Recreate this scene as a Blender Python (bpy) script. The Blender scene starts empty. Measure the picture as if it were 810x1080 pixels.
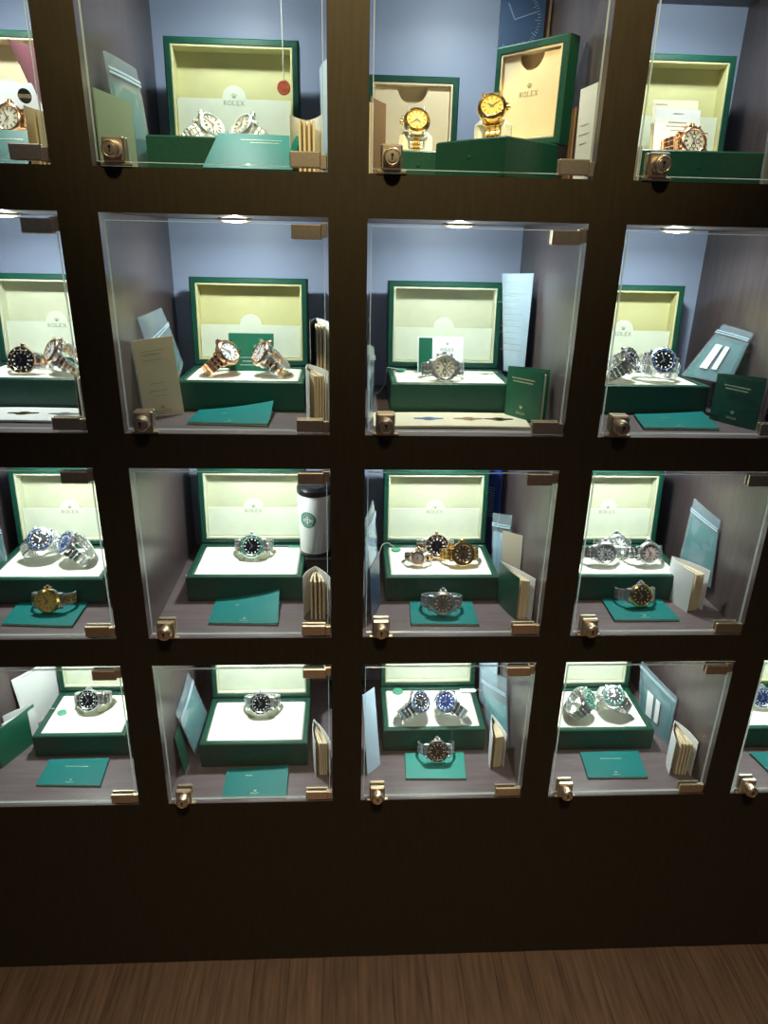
import bpy, bmesh, math, random
from mathutils import Matrix, Vector
random.seed(7)
S = bpy.context.scene
COL = S.collection
PI = math.pi
R = math.radians

# ------------------------------------------------------------------ materials
MATS = {}
def nt(name):
    m = bpy.data.materials.new(name); m.use_nodes = True
    n = m.node_tree.nodes; l = m.node_tree.links
    return m, n, l, n['Principled BSDF']
def mat(name, col, rough=.5, metal=0, spec=.5, noise=0, scale=40, stretch=(1,1,1), bump=0, emit=None, estr=0, coat=0, sheen=0):
    if name in MATS: return MATS[name]
    m, n, l, b = nt(name)
    b.inputs['Base Color'].default_value = (*col, 1)
    b.inputs['Roughness'].default_value = rough
    b.inputs['Metallic'].default_value = metal
    b.inputs['Specular IOR Level'].default_value = spec
    b.inputs['Coat Weight'].default_value = coat
    if emit:
        b.inputs['Emission Color'].default_value = (*emit, 1); b.inputs['Emission Strength'].default_value = estr
    if noise or bump:
        tc = n.new('ShaderNodeTexCoord'); mp = n.new('ShaderNodeMapping'); mp.inputs['Scale'].default_value = stretch
        nz = n.new('ShaderNodeTexNoise'); nz.inputs['Scale'].default_value = scale; nz.inputs['Detail'].default_value = 5
        l.new(tc.outputs['Object'], mp.inputs['Vector']); l.new(mp.outputs['Vector'], nz.inputs['Vector'])
        if noise:
            rp = n.new('ShaderNodeMapRange'); rp.inputs['From Min'].default_value = .25; rp.inputs['From Max'].default_value = .75
            rp.inputs['To Min'].default_value = 1-noise; rp.inputs['To Max'].default_value = 1+noise
            mx = n.new('ShaderNodeVectorMath'); mx.operation = 'SCALE'; mx.inputs[0].default_value = col
            l.new(nz.outputs['Fac'], rp.inputs['Value']); l.new(rp.outputs['Result'], mx.inputs['Scale'])
            l.new(mx.outputs['Vector'], b.inputs['Base Color'])
        if bump:
            bp = n.new('ShaderNodeBump'); bp.inputs['Strength'].default_value = bump; bp.inputs['Distance'].default_value = .001
            l.new(nz.outputs['Fac'], bp.inputs['Height']); l.new(bp.outputs['Normal'], b.inputs['Normal'])
    MATS[name] = m
    return m
def clear_mat(name, tint, fres=1.5, gloss_rough=.03, body=0, bodycol=(1,1,1)):
    m = bpy.data.materials.new(name); m.use_nodes = True
    n = m.node_tree.nodes; l = m.node_tree.links; n.clear()
    o = n.new('ShaderNodeOutputMaterial'); tr = n.new('ShaderNodeBsdfTransparent'); gl = n.new('ShaderNodeBsdfGlossy')
    tr.inputs['Color'].default_value = (*tint, 1); gl.inputs['Roughness'].default_value = gloss_rough
    fr = n.new('ShaderNodeFresnel'); fr.inputs['IOR'].default_value = fres
    ge = n.new('ShaderNodeNewGeometry'); io = n.new('ShaderNodeMix'); io.inputs[2].default_value = fres; io.inputs[3].default_value = 1/fres
    l.new(ge.outputs['Backfacing'], io.inputs[0]); l.new(io.outputs[0], fr.inputs['IOR'])
    mx = n.new('ShaderNodeMixShader'); l.new(fr.outputs[0], mx.inputs[0]); l.new(gl.outputs[0], mx.inputs[2])
    if body:
        df = n.new('ShaderNodeBsdfDiffuse'); df.inputs['Color'].default_value = (*bodycol, 1)
        tl = n.new('ShaderNodeBsdfTranslucent'); tl.inputs['Color'].default_value = (*bodycol, 1)
        m2 = n.new('ShaderNodeMixShader'); m2.inputs[0].default_value = .5
        l.new(df.outputs[0], m2.inputs[1]); l.new(tl.outputs[0], m2.inputs[2])
        m3 = n.new('ShaderNodeMixShader'); m3.inputs[0].default_value = body
        l.new(tr.outputs[0], m3.inputs[1]); l.new(m2.outputs[0], m3.inputs[2]); l.new(m3.outputs[0], mx.inputs[1])
    else:
        l.new(tr.outputs[0], mx.inputs[1])
    l.new(mx.outputs[0], o.inputs['Surface'])
    MATS[name] = m
    return m

FRAME = mat('black_brown_laminate', (.033,.025,.013), .60, noise=.18, scale=30, stretch=(6,6,.6), spec=.25)
WALL = mat('wenge_laminate', (.088,.066,.066), .28, noise=.28, scale=22, stretch=(6,6,.5), spec=.6)
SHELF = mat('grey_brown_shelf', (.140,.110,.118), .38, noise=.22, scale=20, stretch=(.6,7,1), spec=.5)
BACK = mat('blue_reflection_back_panel', (.44,.53,.76), .45, spec=.5)  # white panel; bluish light reflected from the room is put into its colour
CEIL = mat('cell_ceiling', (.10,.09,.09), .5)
CHROME = mat('nickel', (.80,.69,.52), .38, 1, noise=.1, scale=300)
DARKM = mat('dark_hole', (.01,.01,.01), .6)
GREEN = mat('green_leatherette', (.005,.060,.038), .40, noise=.18, scale=160, bump=.25)
CREAM = mat('cream_lining', (.60,.58,.29), .6, noise=.04, scale=60)
IVORY = mat('ivory_lining', (.60,.62,.45), .6, noise=.04, scale=60)
FLAP = mat('pale_lid_flap', (.69,.74,.60), .6, noise=.04, scale=60)
WARM = mat('warm_cream_lining', (.78,.64,.42), .6, noise=.04, scale=60)
CUSH = mat('cushion_suede', (.80,.80,.70), .75, noise=.03, scale=90)
INK = mat('grey_green_print', (.26,.29,.21), .5)
GOLDINK = mat('pale_gold_print', (.65,.70,.50), .35, .3)
WHITE = mat('white_paper', (.78,.80,.80), .65)
PAPER = mat('cream_page', (.74,.62,.42), .75, noise=.12, scale=300, stretch=(1,1,.05))
CREAMP = mat('cream_leaflet', (.74,.69,.52), .7)
TEAL = mat('teal_cover', (.006,.165,.160), .5, spec=.25, noise=.06, scale=50)
GCOV = mat('green_cover', (.008,.115,.062), .4, noise=.06, scale=50)
DKGREEN = mat('dark_green_cover', (.010,.060,.040), .4)
DKBLUE = mat('blue_black_cover', (.045,.080,.150), .35)
BLUE = mat('royal_blue_cover', (.02,.06,.35), .4)
BROWN = mat('brown_card', (.30,.17,.08), .6)
PINK = mat('pink_slip', (.34,.12,.16), .6)
BLUEP = mat('pale_blue_paper', (.40,.53,.64), .6)
RED = mat('red_seal', (.50,.11,.05), .45, noise=.35, scale=250)
SEALG = mat('green_seal', (.08,.34,.22), .35)
CORD = mat('pale_cord', (.62,.62,.52), .6)
BLACK = mat('black_plastic', (.012,.012,.014), .3)
STEEL = mat('steel', (.84,.85,.86), .30, 1)
STEELB = mat('brushed_steel', (.70,.70,.70), .32, 1)
GOLD = mat('yellow_gold', (.95,.66,.24), .20, 1)
ROSE = mat('rose_gold', (.92,.58,.38), .20, 1)
DBLACK = mat('black_dial', (.008,.009,.012), .25)
DWHITE = mat('white_dial', (.80,.80,.80), .35)
DSILV = mat('silver_dial', (.70,.69,.68), .35, .1)
DGOLD = mat('champagne_dial', (.80,.58,.16), .35, .15)
DBLUE = mat('blue_dial', (.02,.04,.14), .25)
DGREEN = mat('green_dial', (.01,.12,.07), .25)
DBROWN = mat('brown_dial', (.09,.05,.025), .3)
DGREY = mat('grey_dial', (.20,.19,.18), .35, .1)
DPINK = mat('pink_silver_dial', (.74,.58,.52), .35, .1)
CBLACK = mat('black_ceramic', (.008,.008,.010), .12)
CGREEN = mat('green_ceramic', (.01,.16,.10), .12)
CBLUE = mat('blue_ceramic', (.018,.045,.15), .12)
CBROWN = mat('brown_ceramic', (.07,.03,.015), .15)
LUME = mat('lume_white', (.85,.88,.85), .5)
GEM = mat('cut_stone', (.62,.85,.90), .05, .2, spec=1)
GLASS = clear_mat('door_glass', (.965,.985,.975), 1.45, .02)
EDGE = clear_mat('glass_edge', (.8,.95,.9), 1.5, .1, .75, (.80,.92,.86))
CRYSTAL = clear_mat('crystal', (.99,.99,.99), 1.3, .02)
FILM = clear_mat('plastic_film', (.92,.97,1), 1.45, .12, .30, (.62,.76,.84))
LENS = mat('led_lens', (.9,.9,.9), .4, emit=(.93,1,.97), estr=14)

def plank_mat():
    m, n, l, b = nt('oak_planks')
    tc = n.new('ShaderNodeTexCoord'); mp = n.new('ShaderNodeMapping'); mp.inputs['Rotation'].default_value = (0,0,R(90))
    br = n.new('ShaderNodeTexBrick'); br.inputs['Scale'].default_value = 1
    br.inputs['Brick Width'].default_value = .55; br.inputs['Row Height'].default_value = .07; br.inputs['Mortar Size'].default_value = .0012
    br.inputs['Color1'].default_value = (.175,.112,.070,1); br.inputs['Color2'].default_value = (.145,.092,.057,1); br.inputs['Mortar'].default_value = (.10,.062,.038,1)
    nz = n.new('ShaderNodeTexNoise'); nz.inputs['Scale'].default_value = 30; nz.inputs['Detail'].default_value = 6
    m2 = n.new('ShaderNodeMapping'); m2.inputs['Scale'].default_value = (4,.25,1)
    l.new(tc.outputs['Object'], mp.inputs[0]); l.new(mp.outputs[0], br.inputs[0]); l.new(tc.outputs['Object'], m2.inputs[0]); l.new(m2.outputs[0], nz.inputs[0])
    rp = n.new('ShaderNodeMapRange'); rp.inputs['From Min'].default_value = .3; rp.inputs['From Max'].default_value = .7; rp.inputs['To Min'].default_value = .65; rp.inputs['To Max'].default_value = 1.3
    sc = n.new('ShaderNodeVectorMath'); sc.operation = 'SCALE'
    l.new(nz.outputs['Fac'], rp.inputs[0]); l.new(br.outputs['Color'], sc.inputs[0]); l.new(rp.outputs[0], sc.inputs['Scale'])
    l.new(sc.outputs[0], b.inputs['Base Color']); b.inputs['Roughness'].default_value = .45
    return m
PLANK = plank_mat()

# ------------------------------------------------------------------ mesh helper (millimetres in, metres out)
class MB:
    def __init__(s): s.v=[]; s.f=[]; s.m=[]
    def add(s, vs, fs, mi=0):
        o=len(s.v); s.v += [Vector(p) for p in vs]; s.f += [[i+o for i in f] for f in fs]; s.m += [mi]*len(fs); return s
    def box(s, x0,x1,y0,y1,z0,z1, mi=0, b=0, M=None):
        if b <= 0:
            vs=[(x,y,z) for x in (x0,x1) for y in (y0,y1) for z in (z0,z1)]
            fs=[(0,1,3,2),(4,6,7,5),(0,4,5,1),(2,3,7,6),(0,2,6,4),(1,5,7,3)]
        else:
            vs=[]; idx={}
            X=(x0,x1);Y=(y0,y1);Z=(z0,z1); sg=(1,-1)
            for i in (0,1):
                for j in (0,1):
                    for k in (0,1):
                        idx[i,j,k,0]=len(vs); vs.append((X[i],Y[j]+sg[j]*b,Z[k]+sg[k]*b))
                        idx[i,j,k,1]=len(vs); vs.append((X[i]+sg[i]*b,Y[j],Z[k]+sg[k]*b))
                        idx[i,j,k,2]=len(vs); vs.append((X[i]+sg[i]*b,Y[j]+sg[j]*b,Z[k]))
            fs=[]
            def q(*a): fs.append([idx[t] for t in a])
            for i in (0,1):
                q(*[(i,j,k,0) for j,k in ((0,0),(1,0),(1,1),(0,1))]); q(*[(j,i,k,1) for j,k in ((0,0),(1,0),(1,1),(0,1))]); q(*[(j,k,i,2) for j,k in ((0,0),(1,0),(1,1),(0,1))])
                for j in (0,1):
                    q((0,i,j,1),(1,i,j,1),(1,i,j,2),(0,i,j,2)); q((i,0,j,0),(i,1,j,0),(i,1,j,2),(i,0,j,2)); q((i,j,0,0),(i,j,1,0),(i,j,1,1),(i,j,0,1))
                    for k in (0,1): q((i,j,k,0),(i,j,k,1),(i,j,k,2))
        if M is not None: vs=[M@Vector(p) for p in vs]
        return s.add(vs,fs,mi)
    def lathe(s, prof, seg=32, axis='Y', c=(0,0,0), mi=0, M=None, wob=None, a0=0, close=True):
        vs=[]; fs=[]; n=len(prof)
        for i in range(seg):
            a=2*PI*i/seg+a0
            for j,(r,h) in enumerate(prof):
                rr=r; hh=h
                if wob: rr,hh=wob(i,j,r,h)
                x,y=rr*math.cos(a),rr*math.sin(a)
                p={'Y':(x,hh,y),'Z':(x,y,hh),'X':(hh,x,y)}[axis]
                vs.append((p[0]+c[0],p[1]+c[1],p[2]+c[2]))
        for i in range(seg):
            k=(i+1)%seg
            for j in range(n-1): fs.append((i*n+j,k*n+j,k*n+j+1,i*n+j+1))
        if close:
            if prof[0][0]>1e-6: fs.append([i*n for i in range(seg)][::-1])
            if prof[-1][0]>1e-6: fs.append([i*n+n-1 for i in range(seg)])
        if M is not None: vs=[M@Vector(p) for p in vs]
        return s.add(vs,fs,mi)
    def ring(s, prof, seg=40, axis='Y', c=(0,0,0), mi=0, wob=None, M=None):   # closed profile torus
        return s.lathe(prof+[prof[0]], seg, axis, c, mi, M, wob, close=False)
    def prism(s, pts, z0, z1, mi=0, M=None):      # polygon in XY extruded along Z
        n=len(pts); vs=[(x,y,z0) for x,y in pts]+[(x,y,z1) for x,y in pts]
        fs=[list(range(n))[::-1], list(range(n,2*n))]+[(i,(i+1)%n,n+(i+1)%n,n+i) for i in range(n)]
        if M is not None: vs=[M@Vector(p) for p in vs]
        return s.add(vs,fs,mi)
    def tube(s, pts, r, seg=6, mi=0):
        pts=[Vector(p) for p in pts]; vs=[]; fs=[]
        for i,p in enumerate(pts):
            d=(pts[min(i+1,len(pts)-1)]-pts[max(i-1,0)]).normalized()
            u=d.cross(Vector((0,0,1)))
            if u.length<.05: u=d.cross(Vector((0,1,0)))
            u.normalize(); w=d.cross(u)
            for k in range(seg):
                a=2*PI*k/seg; vs.append(p+r*(math.cos(a)*u+math.sin(a)*w))
        for i in range(len(pts)-1):
            for k in range(seg): fs.append((i*seg+k,i*seg+(k+1)%seg,(i+1)*seg+(k+1)%seg,(i+1)*seg+k))
        fs.append(list(range(seg))[::-1]); fs.append([(len(pts)-1)*seg+k for k in range(seg)])
        return s.add(vs,fs,mi)
    def sheet(s, P, th, nu=1, nv=1, mi=0, bend=0, ripple=0):   # thick sheet through TL,TR,BR,BL; th goes away along the normal
        TL,TR,BR,BL=[Vector(p) for p in P]
        nrm=(BL-TL).cross(TR-TL).normalized()
        g=[]
        for j in range(nv+1):
            for i in range(nu+1):
                u=i/nu; v=j/nv
                p=(TL*(1-u)+TR*u)*(1-v)+(BL*(1-u)+BR*u)*v
                p=p+nrm*(bend*4*u*(1-u)+ripple*math.sin(u*7+v*3)*math.sin(v*5)*(1-v))
                g.append(p)
        n=len(g); W=nu+1
        vs=g+[p-nrm*th for p in g]; fs=[]
        for j in range(nv):
            for i in range(nu):
                a=j*W+i; fs.append((a,a+W,a+W+1,a+1)); fs.append((n+a,n+a+1,n+a+W+1,n+a+W))
        for i in range(nu):
            fs.append((i,i+1,n+i+1,n+i)); a=nv*W+i; fs.append((a+1,a,n+a,n+a+1))
        for j in range(nv):
            a=j*W; fs.append((a+W,a,n+a,n+a+W)); a=j*W+nu; fs.append((a,a+W,n+a+W,n+a))
        return s.add(vs,fs,mi)
    def xf(s, M): s.v=[M@p for p in s.v]; return s
    def mesh(s, name, mats, smooth=30):
        me=bpy.data.meshes.new(name); me.from_pydata([p*.001 for p in s.v],[],s.f)
        for m in mats: me.materials.append(m)
        for p,k in zip(me.polygons,s.m): p.material_index=k
        bm=bmesh.new(); bm.from_mesh(me); bmesh.ops.recalc_face_normals(bm,faces=bm.faces); bm.to_mesh(me); bm.free()
        if smooth:
            me.polygons.foreach_set('use_smooth',[True]*len(me.polygons)); me.set_sharp_from_angle(angle=R(smooth))
        return me
    def build(s, name, mats, parent=None, smooth=30):
        if not isinstance(mats,(list,tuple)): mats=[mats]
        return link(name, s.mesh(name,mats,smooth), parent)
def link(name, me, parent=None, mats=None):
    o=bpy.data.objects.new(name,me); COL.objects.link(o)
    if parent: o.parent=parent
    if mats:
        for i,m in enumerate(mats):
            o.material_slots[i].link='OBJECT'; o.material_slots[i].material=m
    return o
def tag(o,label,cat,group=None,kind=None):
    o['label']=label; o['category']=cat
    if group: o['group']=group
    if kind: o['kind']=kind
    return o
def thing(name,label,cat,loc,rz=0,group=None):
    o=bpy.data.objects.new(name,None); COL.objects.link(o); o.empty_display_size=.02
    o.location=loc; o.rotation_euler=(0,0,rz)
    return tag(o,label,cat,group)

# ------------------------------------------------------------------ cabinet grid (unit = one opening, 300 mm)
U=300.0; FZ=3.675*U; DEPTH=378.0; POST=52.5
CX={0:-352.5,1:0.0,2:352.5,3:705.0,4:1057.5}
BOT={1:1.224*U+FZ,2:.0483*U+FZ,3:-1.1133*U+FZ,4:-2.2832*U+FZ}
TOP={1:(1.224+.995)*U+FZ,2:1.0432*U+FZ,3:-.1291*U+FZ,4:-1.2886*U+FZ}
def at(rc,x,y,z): return Vector(((CX[rc[1]]+x)*.001, y*.001, (BOT[rc[0]]+z+.4)*.001))

fl=MB().box(-3500,4500,-5000,1200,-60,0).build('floor',PLANK,smooth=0); fl['kind']='structure'
wb=MB().box(-3500,4500,420,520,0,2950).build('wall_back',mat('dark_wall_paint',(.05,.045,.04),.8),smooth=0); wb['kind']='structure'

cab=thing('display_cabinet','tall black-brown wall cabinet divided into rows of square glass-fronted cells','cabinet',(0,0,0))
ztop=TOP[1]+POST
for x in [CX[c]-POST for c in range(5)]+[CX[4]+U]:
    m=MB(); m.box(x,x+POST,0,DEPTH,BOT[4]-POST,ztop); m.m=[1,1,0,1,0,0]; m.build('upright',[FRAME,WALL],cab,0)
for c in range(5):
    lev=[(BOT[4]-POST,BOT[4]),(TOP[4],BOT[3]),(TOP[3],BOT[2]),(TOP[2],BOT[1]),(TOP[1],ztop)]
    for z0,z1 in lev:
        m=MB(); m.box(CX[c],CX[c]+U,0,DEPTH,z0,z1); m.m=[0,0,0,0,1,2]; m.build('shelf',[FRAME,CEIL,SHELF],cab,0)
xl=CX[0]-POST; xr=CX[4]+U+POST
MB().box(xl,xr,DEPTH,DEPTH+12,BOT[4]-POST,ztop).build('back_panel',BACK,cab,0)
MB().box(xl,xr,0,DEPTH+12,0,BOT[4]-POST).build('plinth_panel',FRAME,cab,0)
MB().box(xl,xr,0,DEPTH+12,ztop,ztop+260).build('header_panel',FRAME,cab,0)

# ------------------------------------------------------------------ doors
ROWN={1:'top row',2:'second row',3:'third row',4:'bottom row'}
COLN={0:'first column',1:'second column',2:'third column',3:'fourth column',4:'fifth column'}
def where(rc): return ROWN[rc[0]]+', '+COLN[rc[1]]
def door_meshes():
    d={}
    m=MB(); m.box(5,295,3,8.5,5,289,b=.8)
    mi=[]
    for f in m.f:
        n=(m.v[f[1]]-m.v[f[0]]).cross(m.v[f[2]]-m.v[f[1]]); n.normalize(); mi.append(0 if abs(n.y)>.9 else 1)
    m.m=mi; d['pane']=m.mesh('glass_pane',[GLASS,EDGE],0)
    for nm,z0,z1,zb in (('hinge_top',270,289,291),('hinge_bottom',4,23,3)):
        h=MB().box(251,291,-1.5,2.8,z0,z1,b=1.2); h.box(251,291,8.7,12,z0,z1,b=1.0)
        h.box(288,299,1,9,min(zb,z0+3),max(zb,z1-3),b=.8)
        h.lathe([(2.6,-1),(2.6,1)],16,'Z',(295,5,zb)); d[nm]=h.mesh('hinge',[CHROME])
    lk=MB().box(16,44,-6,2.8,4,34,b=2.2); lk.box(16,44,8.7,14,4,34,b=1.5); lk.box(11,50,-3,2.9,.3,4,b=.8)
    d['lock']=lk.mesh('lock',[CHROME])
    cy=MB().lathe([(7,-5),(11.2,-6),(11.2,-18),(10,-20),(9.0,-20.6),(8.6,-19.6),(6.6,-19.6),(6.4,-21),(0,-21.2)],28,'Y',(30,0,18)); d['cyl']=cy.mesh('lock_cylinder',[CHROME])
    kh=MB().lathe([(0,-21.4),(2.0,-21.4),(2.0,-20.8)],14,'Y',(30,0,20)); kh.box(29.1,30.9,-21.4,-20.8,14,20); d['key']=kh.mesh('keyhole',[DARKM])
    return d
DM=door_meshes()
CELLS=[(r,c) for r in (1,2,3,4) for c in range(4)]+[(4,4)]
for rc in CELLS:
    t=thing('glass_door','clear glass door with nickel lock and hinges, %s'%where(rc),'glass door',at(rc,0,0,0),0,'glass cabinet doors'); t['kind']='thing'
    link('glass_pane',DM['pane'],t); link('hinge',DM['hinge_top'],t); link('hinge',DM['hinge_bottom'],t)
    l=link('lock',DM['lock'],t); cyl=link('lock_cylinder',DM['cyl'],l); cyl['label']='round key cylinder'; link('keyhole',DM['key'],l)
# downlights
pl={}
pl['rim']=MB().ring([(26,0),(26,-3),(24,-4.2),(20,-3.6),(20,0)],36,'Z').mesh('rim',[CHROME])
pl['lens']=MB().lathe([(19.5,-2),(19.5,-4),(15,-5.4),(8,-6.2),(0,-6.4)],32,'Z').mesh('lens',[LENS])
LPOW={1:.55,2:.72,3:.80,4:.85}; LGLOW={1:.70,2:.70,3:.65,4:.6}
for rc in CELLS:
    h=TOP[rc[0]]-BOT[rc[0]]
    t=thing('downlight','small round recessed downlight in the cell ceiling, %s'%where(rc),'light',at(rc,150,180,h-.9),0,'cell downlights')
    link('rim',pl['rim'],t); link('lens',pl['lens'],t)
    ld=bpy.data.lights.new('downlight_lamp','AREA'); ld.shape='DISK'; ld.size=.036; ld.energy=LPOW[rc[0]]; ld.color=(.93,1,.965); ld.spread=R(165)
    lo=bpy.data.objects.new('downlight_lamp',ld); COL.objects.link(lo); lo.location=at(rc,150,180,h-8)
    ld=bpy.data.lights.new('downlight_glow','POINT'); ld.shadow_soft_size=.004; ld.energy=LGLOW[rc[0]]; ld.color=(.93,1,.965)
    lo=bpy.data.objects.new('downlight_glow',ld); COL.objects.link(lo); lo.location=at(rc,150,180,h-12)

# ------------------------------------------------------------------ lettering and emblems
def arc(cx,cy,r,a0,a1,n): return [(cx+r*math.cos(R(a0+(a1-a0)*i/n)),cy+r*math.sin(R(a0+(a1-a0)*i/n))) for i in range(n+1)]
def stroke(m,pts,w,z0,z1,M):
    for (x0,y0),(x1,y1) in zip(pts,pts[1:]):
        d=Vector((x1-x0,y1-y0)); L=d.length or 1; nx,ny=-d.y/L*w/2,d.x/L*w/2
        m.prism([(x0+nx,y0+ny),(x0-nx,y0-ny),(x1-nx,y1-ny),(x1+nx,y1+ny)],z0,z1,0,M)
def maker_word(m,w,M,th=.35):       # serif capitals R O L E X, total width w, baseline at y=0, centred
    k=w/5.6; H=1.0*k; T=.17*k; t=.09*k
    def S_(p,ww): stroke(m,[(a*k+ox,b*k) for a,b in p],ww,0,th,M)
    ox=-w/2
    S_([(.16,0),(.16,1)],T); S_([(.02,0),(.32,0)],t); S_([(.02,1),(.45,1)],t); S_([(.16,.5),(.45,.5)],t); S_(arc(.45,.75,.25,90,-90,8),T*.9); S_([(.42,.5),(.75,0)],T); S_([(.62,0),(.9,0)],t)
    ox+=1.1*k
    S_([(.5+.45*math.cos(2*PI*i/16),.5+.5*math.sin(2*PI*i/16)) for i in range(17)],T*.85)
    ox+=1.2*k
    S_([(.16,0),(.16,1)],T); S_([(.02,1),(.32,1)],t); S_([(.02,0),(.75,0)],t); S_([(.75,0),(.75,.25)],t)
    ox+=1.05*k
    S_([(.16,0),(.16,1)],T); S_([(.02,1),(.72,1)],t); S_([(.02,0),(.75,0)],t); S_([(.16,.5),(.55,.5)],t); S_([(.72,1),(.72,.78)],t); S_([(.75,0),(.75,.25)],t)
    ox+=1.1*k
    S_([(.1,1),(.85,0)],T); S_([(.85,1),(.1,0)],t); 
    for a in ((0,0),(.72,0),(0,1),(.72,1)): S_([(a[0],a[1]),(a[0]+.26,a[1])],t)
def crown_mark(m,w,M,th=.35):       # five-pointed coronet, base at y=0
    k=w/2
    for i,a in enumerate((-.9,-.48,0,.48,.9)):
        hgt=(.95,1.25,1.4,1.25,.95)[i]; b=a*.45
        m.prism([((b-.14)*k,.28*k),((b+.14)*k,.28*k),(a*k,hgt*k)],0,th,0,M)
        m.prism([(a*k+.15*k*math.cos(q*PI/4),hgt*k+.15*k*math.sin(q*PI/4)) for q in range(8)],0,th,0,M)
    m.prism([(.55*k*math.cos(q*PI/8),.22*k+.2*k*math.sin(q*PI/8)) for q in range(16)],0,th,0,M)
def plane_M(o,ux,uy):               # XY plane placed at o with axes ux, uy
    ux=Vector(ux).normalized(); uy=Vector(uy); uy=(uy-ux*uy.dot(ux)).normalized(); uz=ux.cross(uy); o=Vector(o)
    return Matrix(((ux.x,uy.x,uz.x,o.x),(ux.y,uy.y,uz.y,o.y),(ux.z,uy.z,uz.z,o.z),(0,0,0,1)))
def print_lines(m,M,rows,th=.2,h=1.1):
    for (xc,y,w) in rows:
        x=xc-w/2
        while x<xc+w/2:
            ww=random.uniform(1.5,5); m.prism([(x,y),(min(x+ww,xc+w/2),y),(min(x+ww,xc+w/2),y+h),(x,y+h)],0,th,0,M); x+=ww+.9

# ------------------------------------------------------------------ watch boxes
def tray(m,w,h,dep,rim,rec,mi=0,b=2.0):    # opens to +Z, spans x -w/2..w/2, y 0..h, z 0..dep; recess depth rec
    x=w/2; o=[(-x,0),(x,0),(x,h),(-x,h)]; b_=b
    def loop(ins,z): return [(-x+ins,ins,z),(x-ins,ins,z),(x-ins,h-ins,z),(-x+ins,h-ins,z)]
    L=[loop(b_,0),loop(0,b_),loop(0,dep-b_),loop(b_,dep),loop(rim-.8,dep),loop(rim,dep-.8),loop(rim,dep-rec)]
    vs=[p for l in L for p in l]; fs=[(3,2,1,0)]
    for k in range(len(L)-1):
        for i in range(4): fs.append((k*4+i,k*4+(i+1)%4,k*4+4+(i+1)%4,k*4+4+i))
    k=(len(L)-1)*4; fs.append((k,k+1,k+2,k+3))
    return m.add(vs,fs,mi)
def watch_box(rc,xc,y0,label,w=208,d=145,hb=50,hl=153,tl=36,yaw=0,tilt=4,lining=IVORY,flap='tab',logo=True,ct=2):
    t=thing('watch_box',label,'watch box',at(rc,xc,y0,0),R(yaw),'open watch boxes')
    m=MB(); tray(m,w,d,hb,10,16+ct); m.build('base',GREEN,t)
    MB().box(-w/2+10.5,w/2-10.5,10.5,d-10.5,hb-15.8-ct,hb-ct,b=2.5).build('cushion',CUSH,t)
    H=Matrix.Translation((0,d-1,hb+.6))@Matrix.Rotation(R(-tilt),4,'X')@Matrix(((1,0,0,0),(0,0,-1,tl),(0,1,0,0),(0,0,0,1)))
    m=MB(); tray(m,w,hl,tl,10,tl-6); lid=m.xf(H).build('lid',GREEN,t)
    m=MB(); tray(m,w-20.6,hl-20.6,tl-7.2,3.2,tl-10,b=.3); ln=m.xf(H@Matrix.Translation((0,10.3,6.2))).build('lid_lining',lining,lid)
    x=w/2-14.5; hi=hl-29; Lz=9.6
    def put(bm,nm,mt,par): bm.xf(H).build(nm,mt,par)
    cy=None
    if flap=='tab':
        fh=14.5+hi*.46; r=19
        pts=[(-x,14.5),(x,14.5),(x,fh)]+arc(0,fh,r,0,180,20)+[(-x,fh)]
        m=MB(); m.prism(pts,Lz+14,Lz+17.5); m.xf(H); fo=m.build('lid_flap',FLAP,lid); cy=fh; z=Lz+17.5
    elif flap=='plain':
        fh=14.5+hi*.42; m=MB(); m.prism([(-x,14.5),(x,14.5),(x,fh),(-x,fh)],Lz+14,Lz+17.5); m.xf(H); fo=m.build('lid_flap',FLAP,lid); logo=False
    else:
        top=hl-14.5; r=min(25,w*.17)
        pts=[(-x,14.5),(x,14.5),(x,top),(r,top)]+arc(0,top,r,0,-180,20)[1:-1]+[(-r,top),(-x,top)]
        m=MB(); m.prism(pts,Lz+10,Lz+13); m.xf(H); fo=m.build('lid_flap',lining,lid); cy=hl*.56; z=Lz+13
    if logo:
        M=H@Matrix.Translation((0,cy+1,z)); m=MB(); crown_mark(m,9,M); m.build('crown_emblem',INK,fo,0)
        M=H@Matrix.Translation((0,cy-9,z)); m=MB(); maker_word(m,34,M); m.build('lettering',INK,fo,0)
    m=MB(); m.lathe([(2.6,-.9),(2.2,-1.4),(0,-1.5)],14,'Y',(0,0,hb*.55)); m.lathe([(2.6,.2),(2.6,-.9)],14,'Y',(0,0,hb*.55)); m.build('clasp_stud',GREEN,t)
    return t

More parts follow.
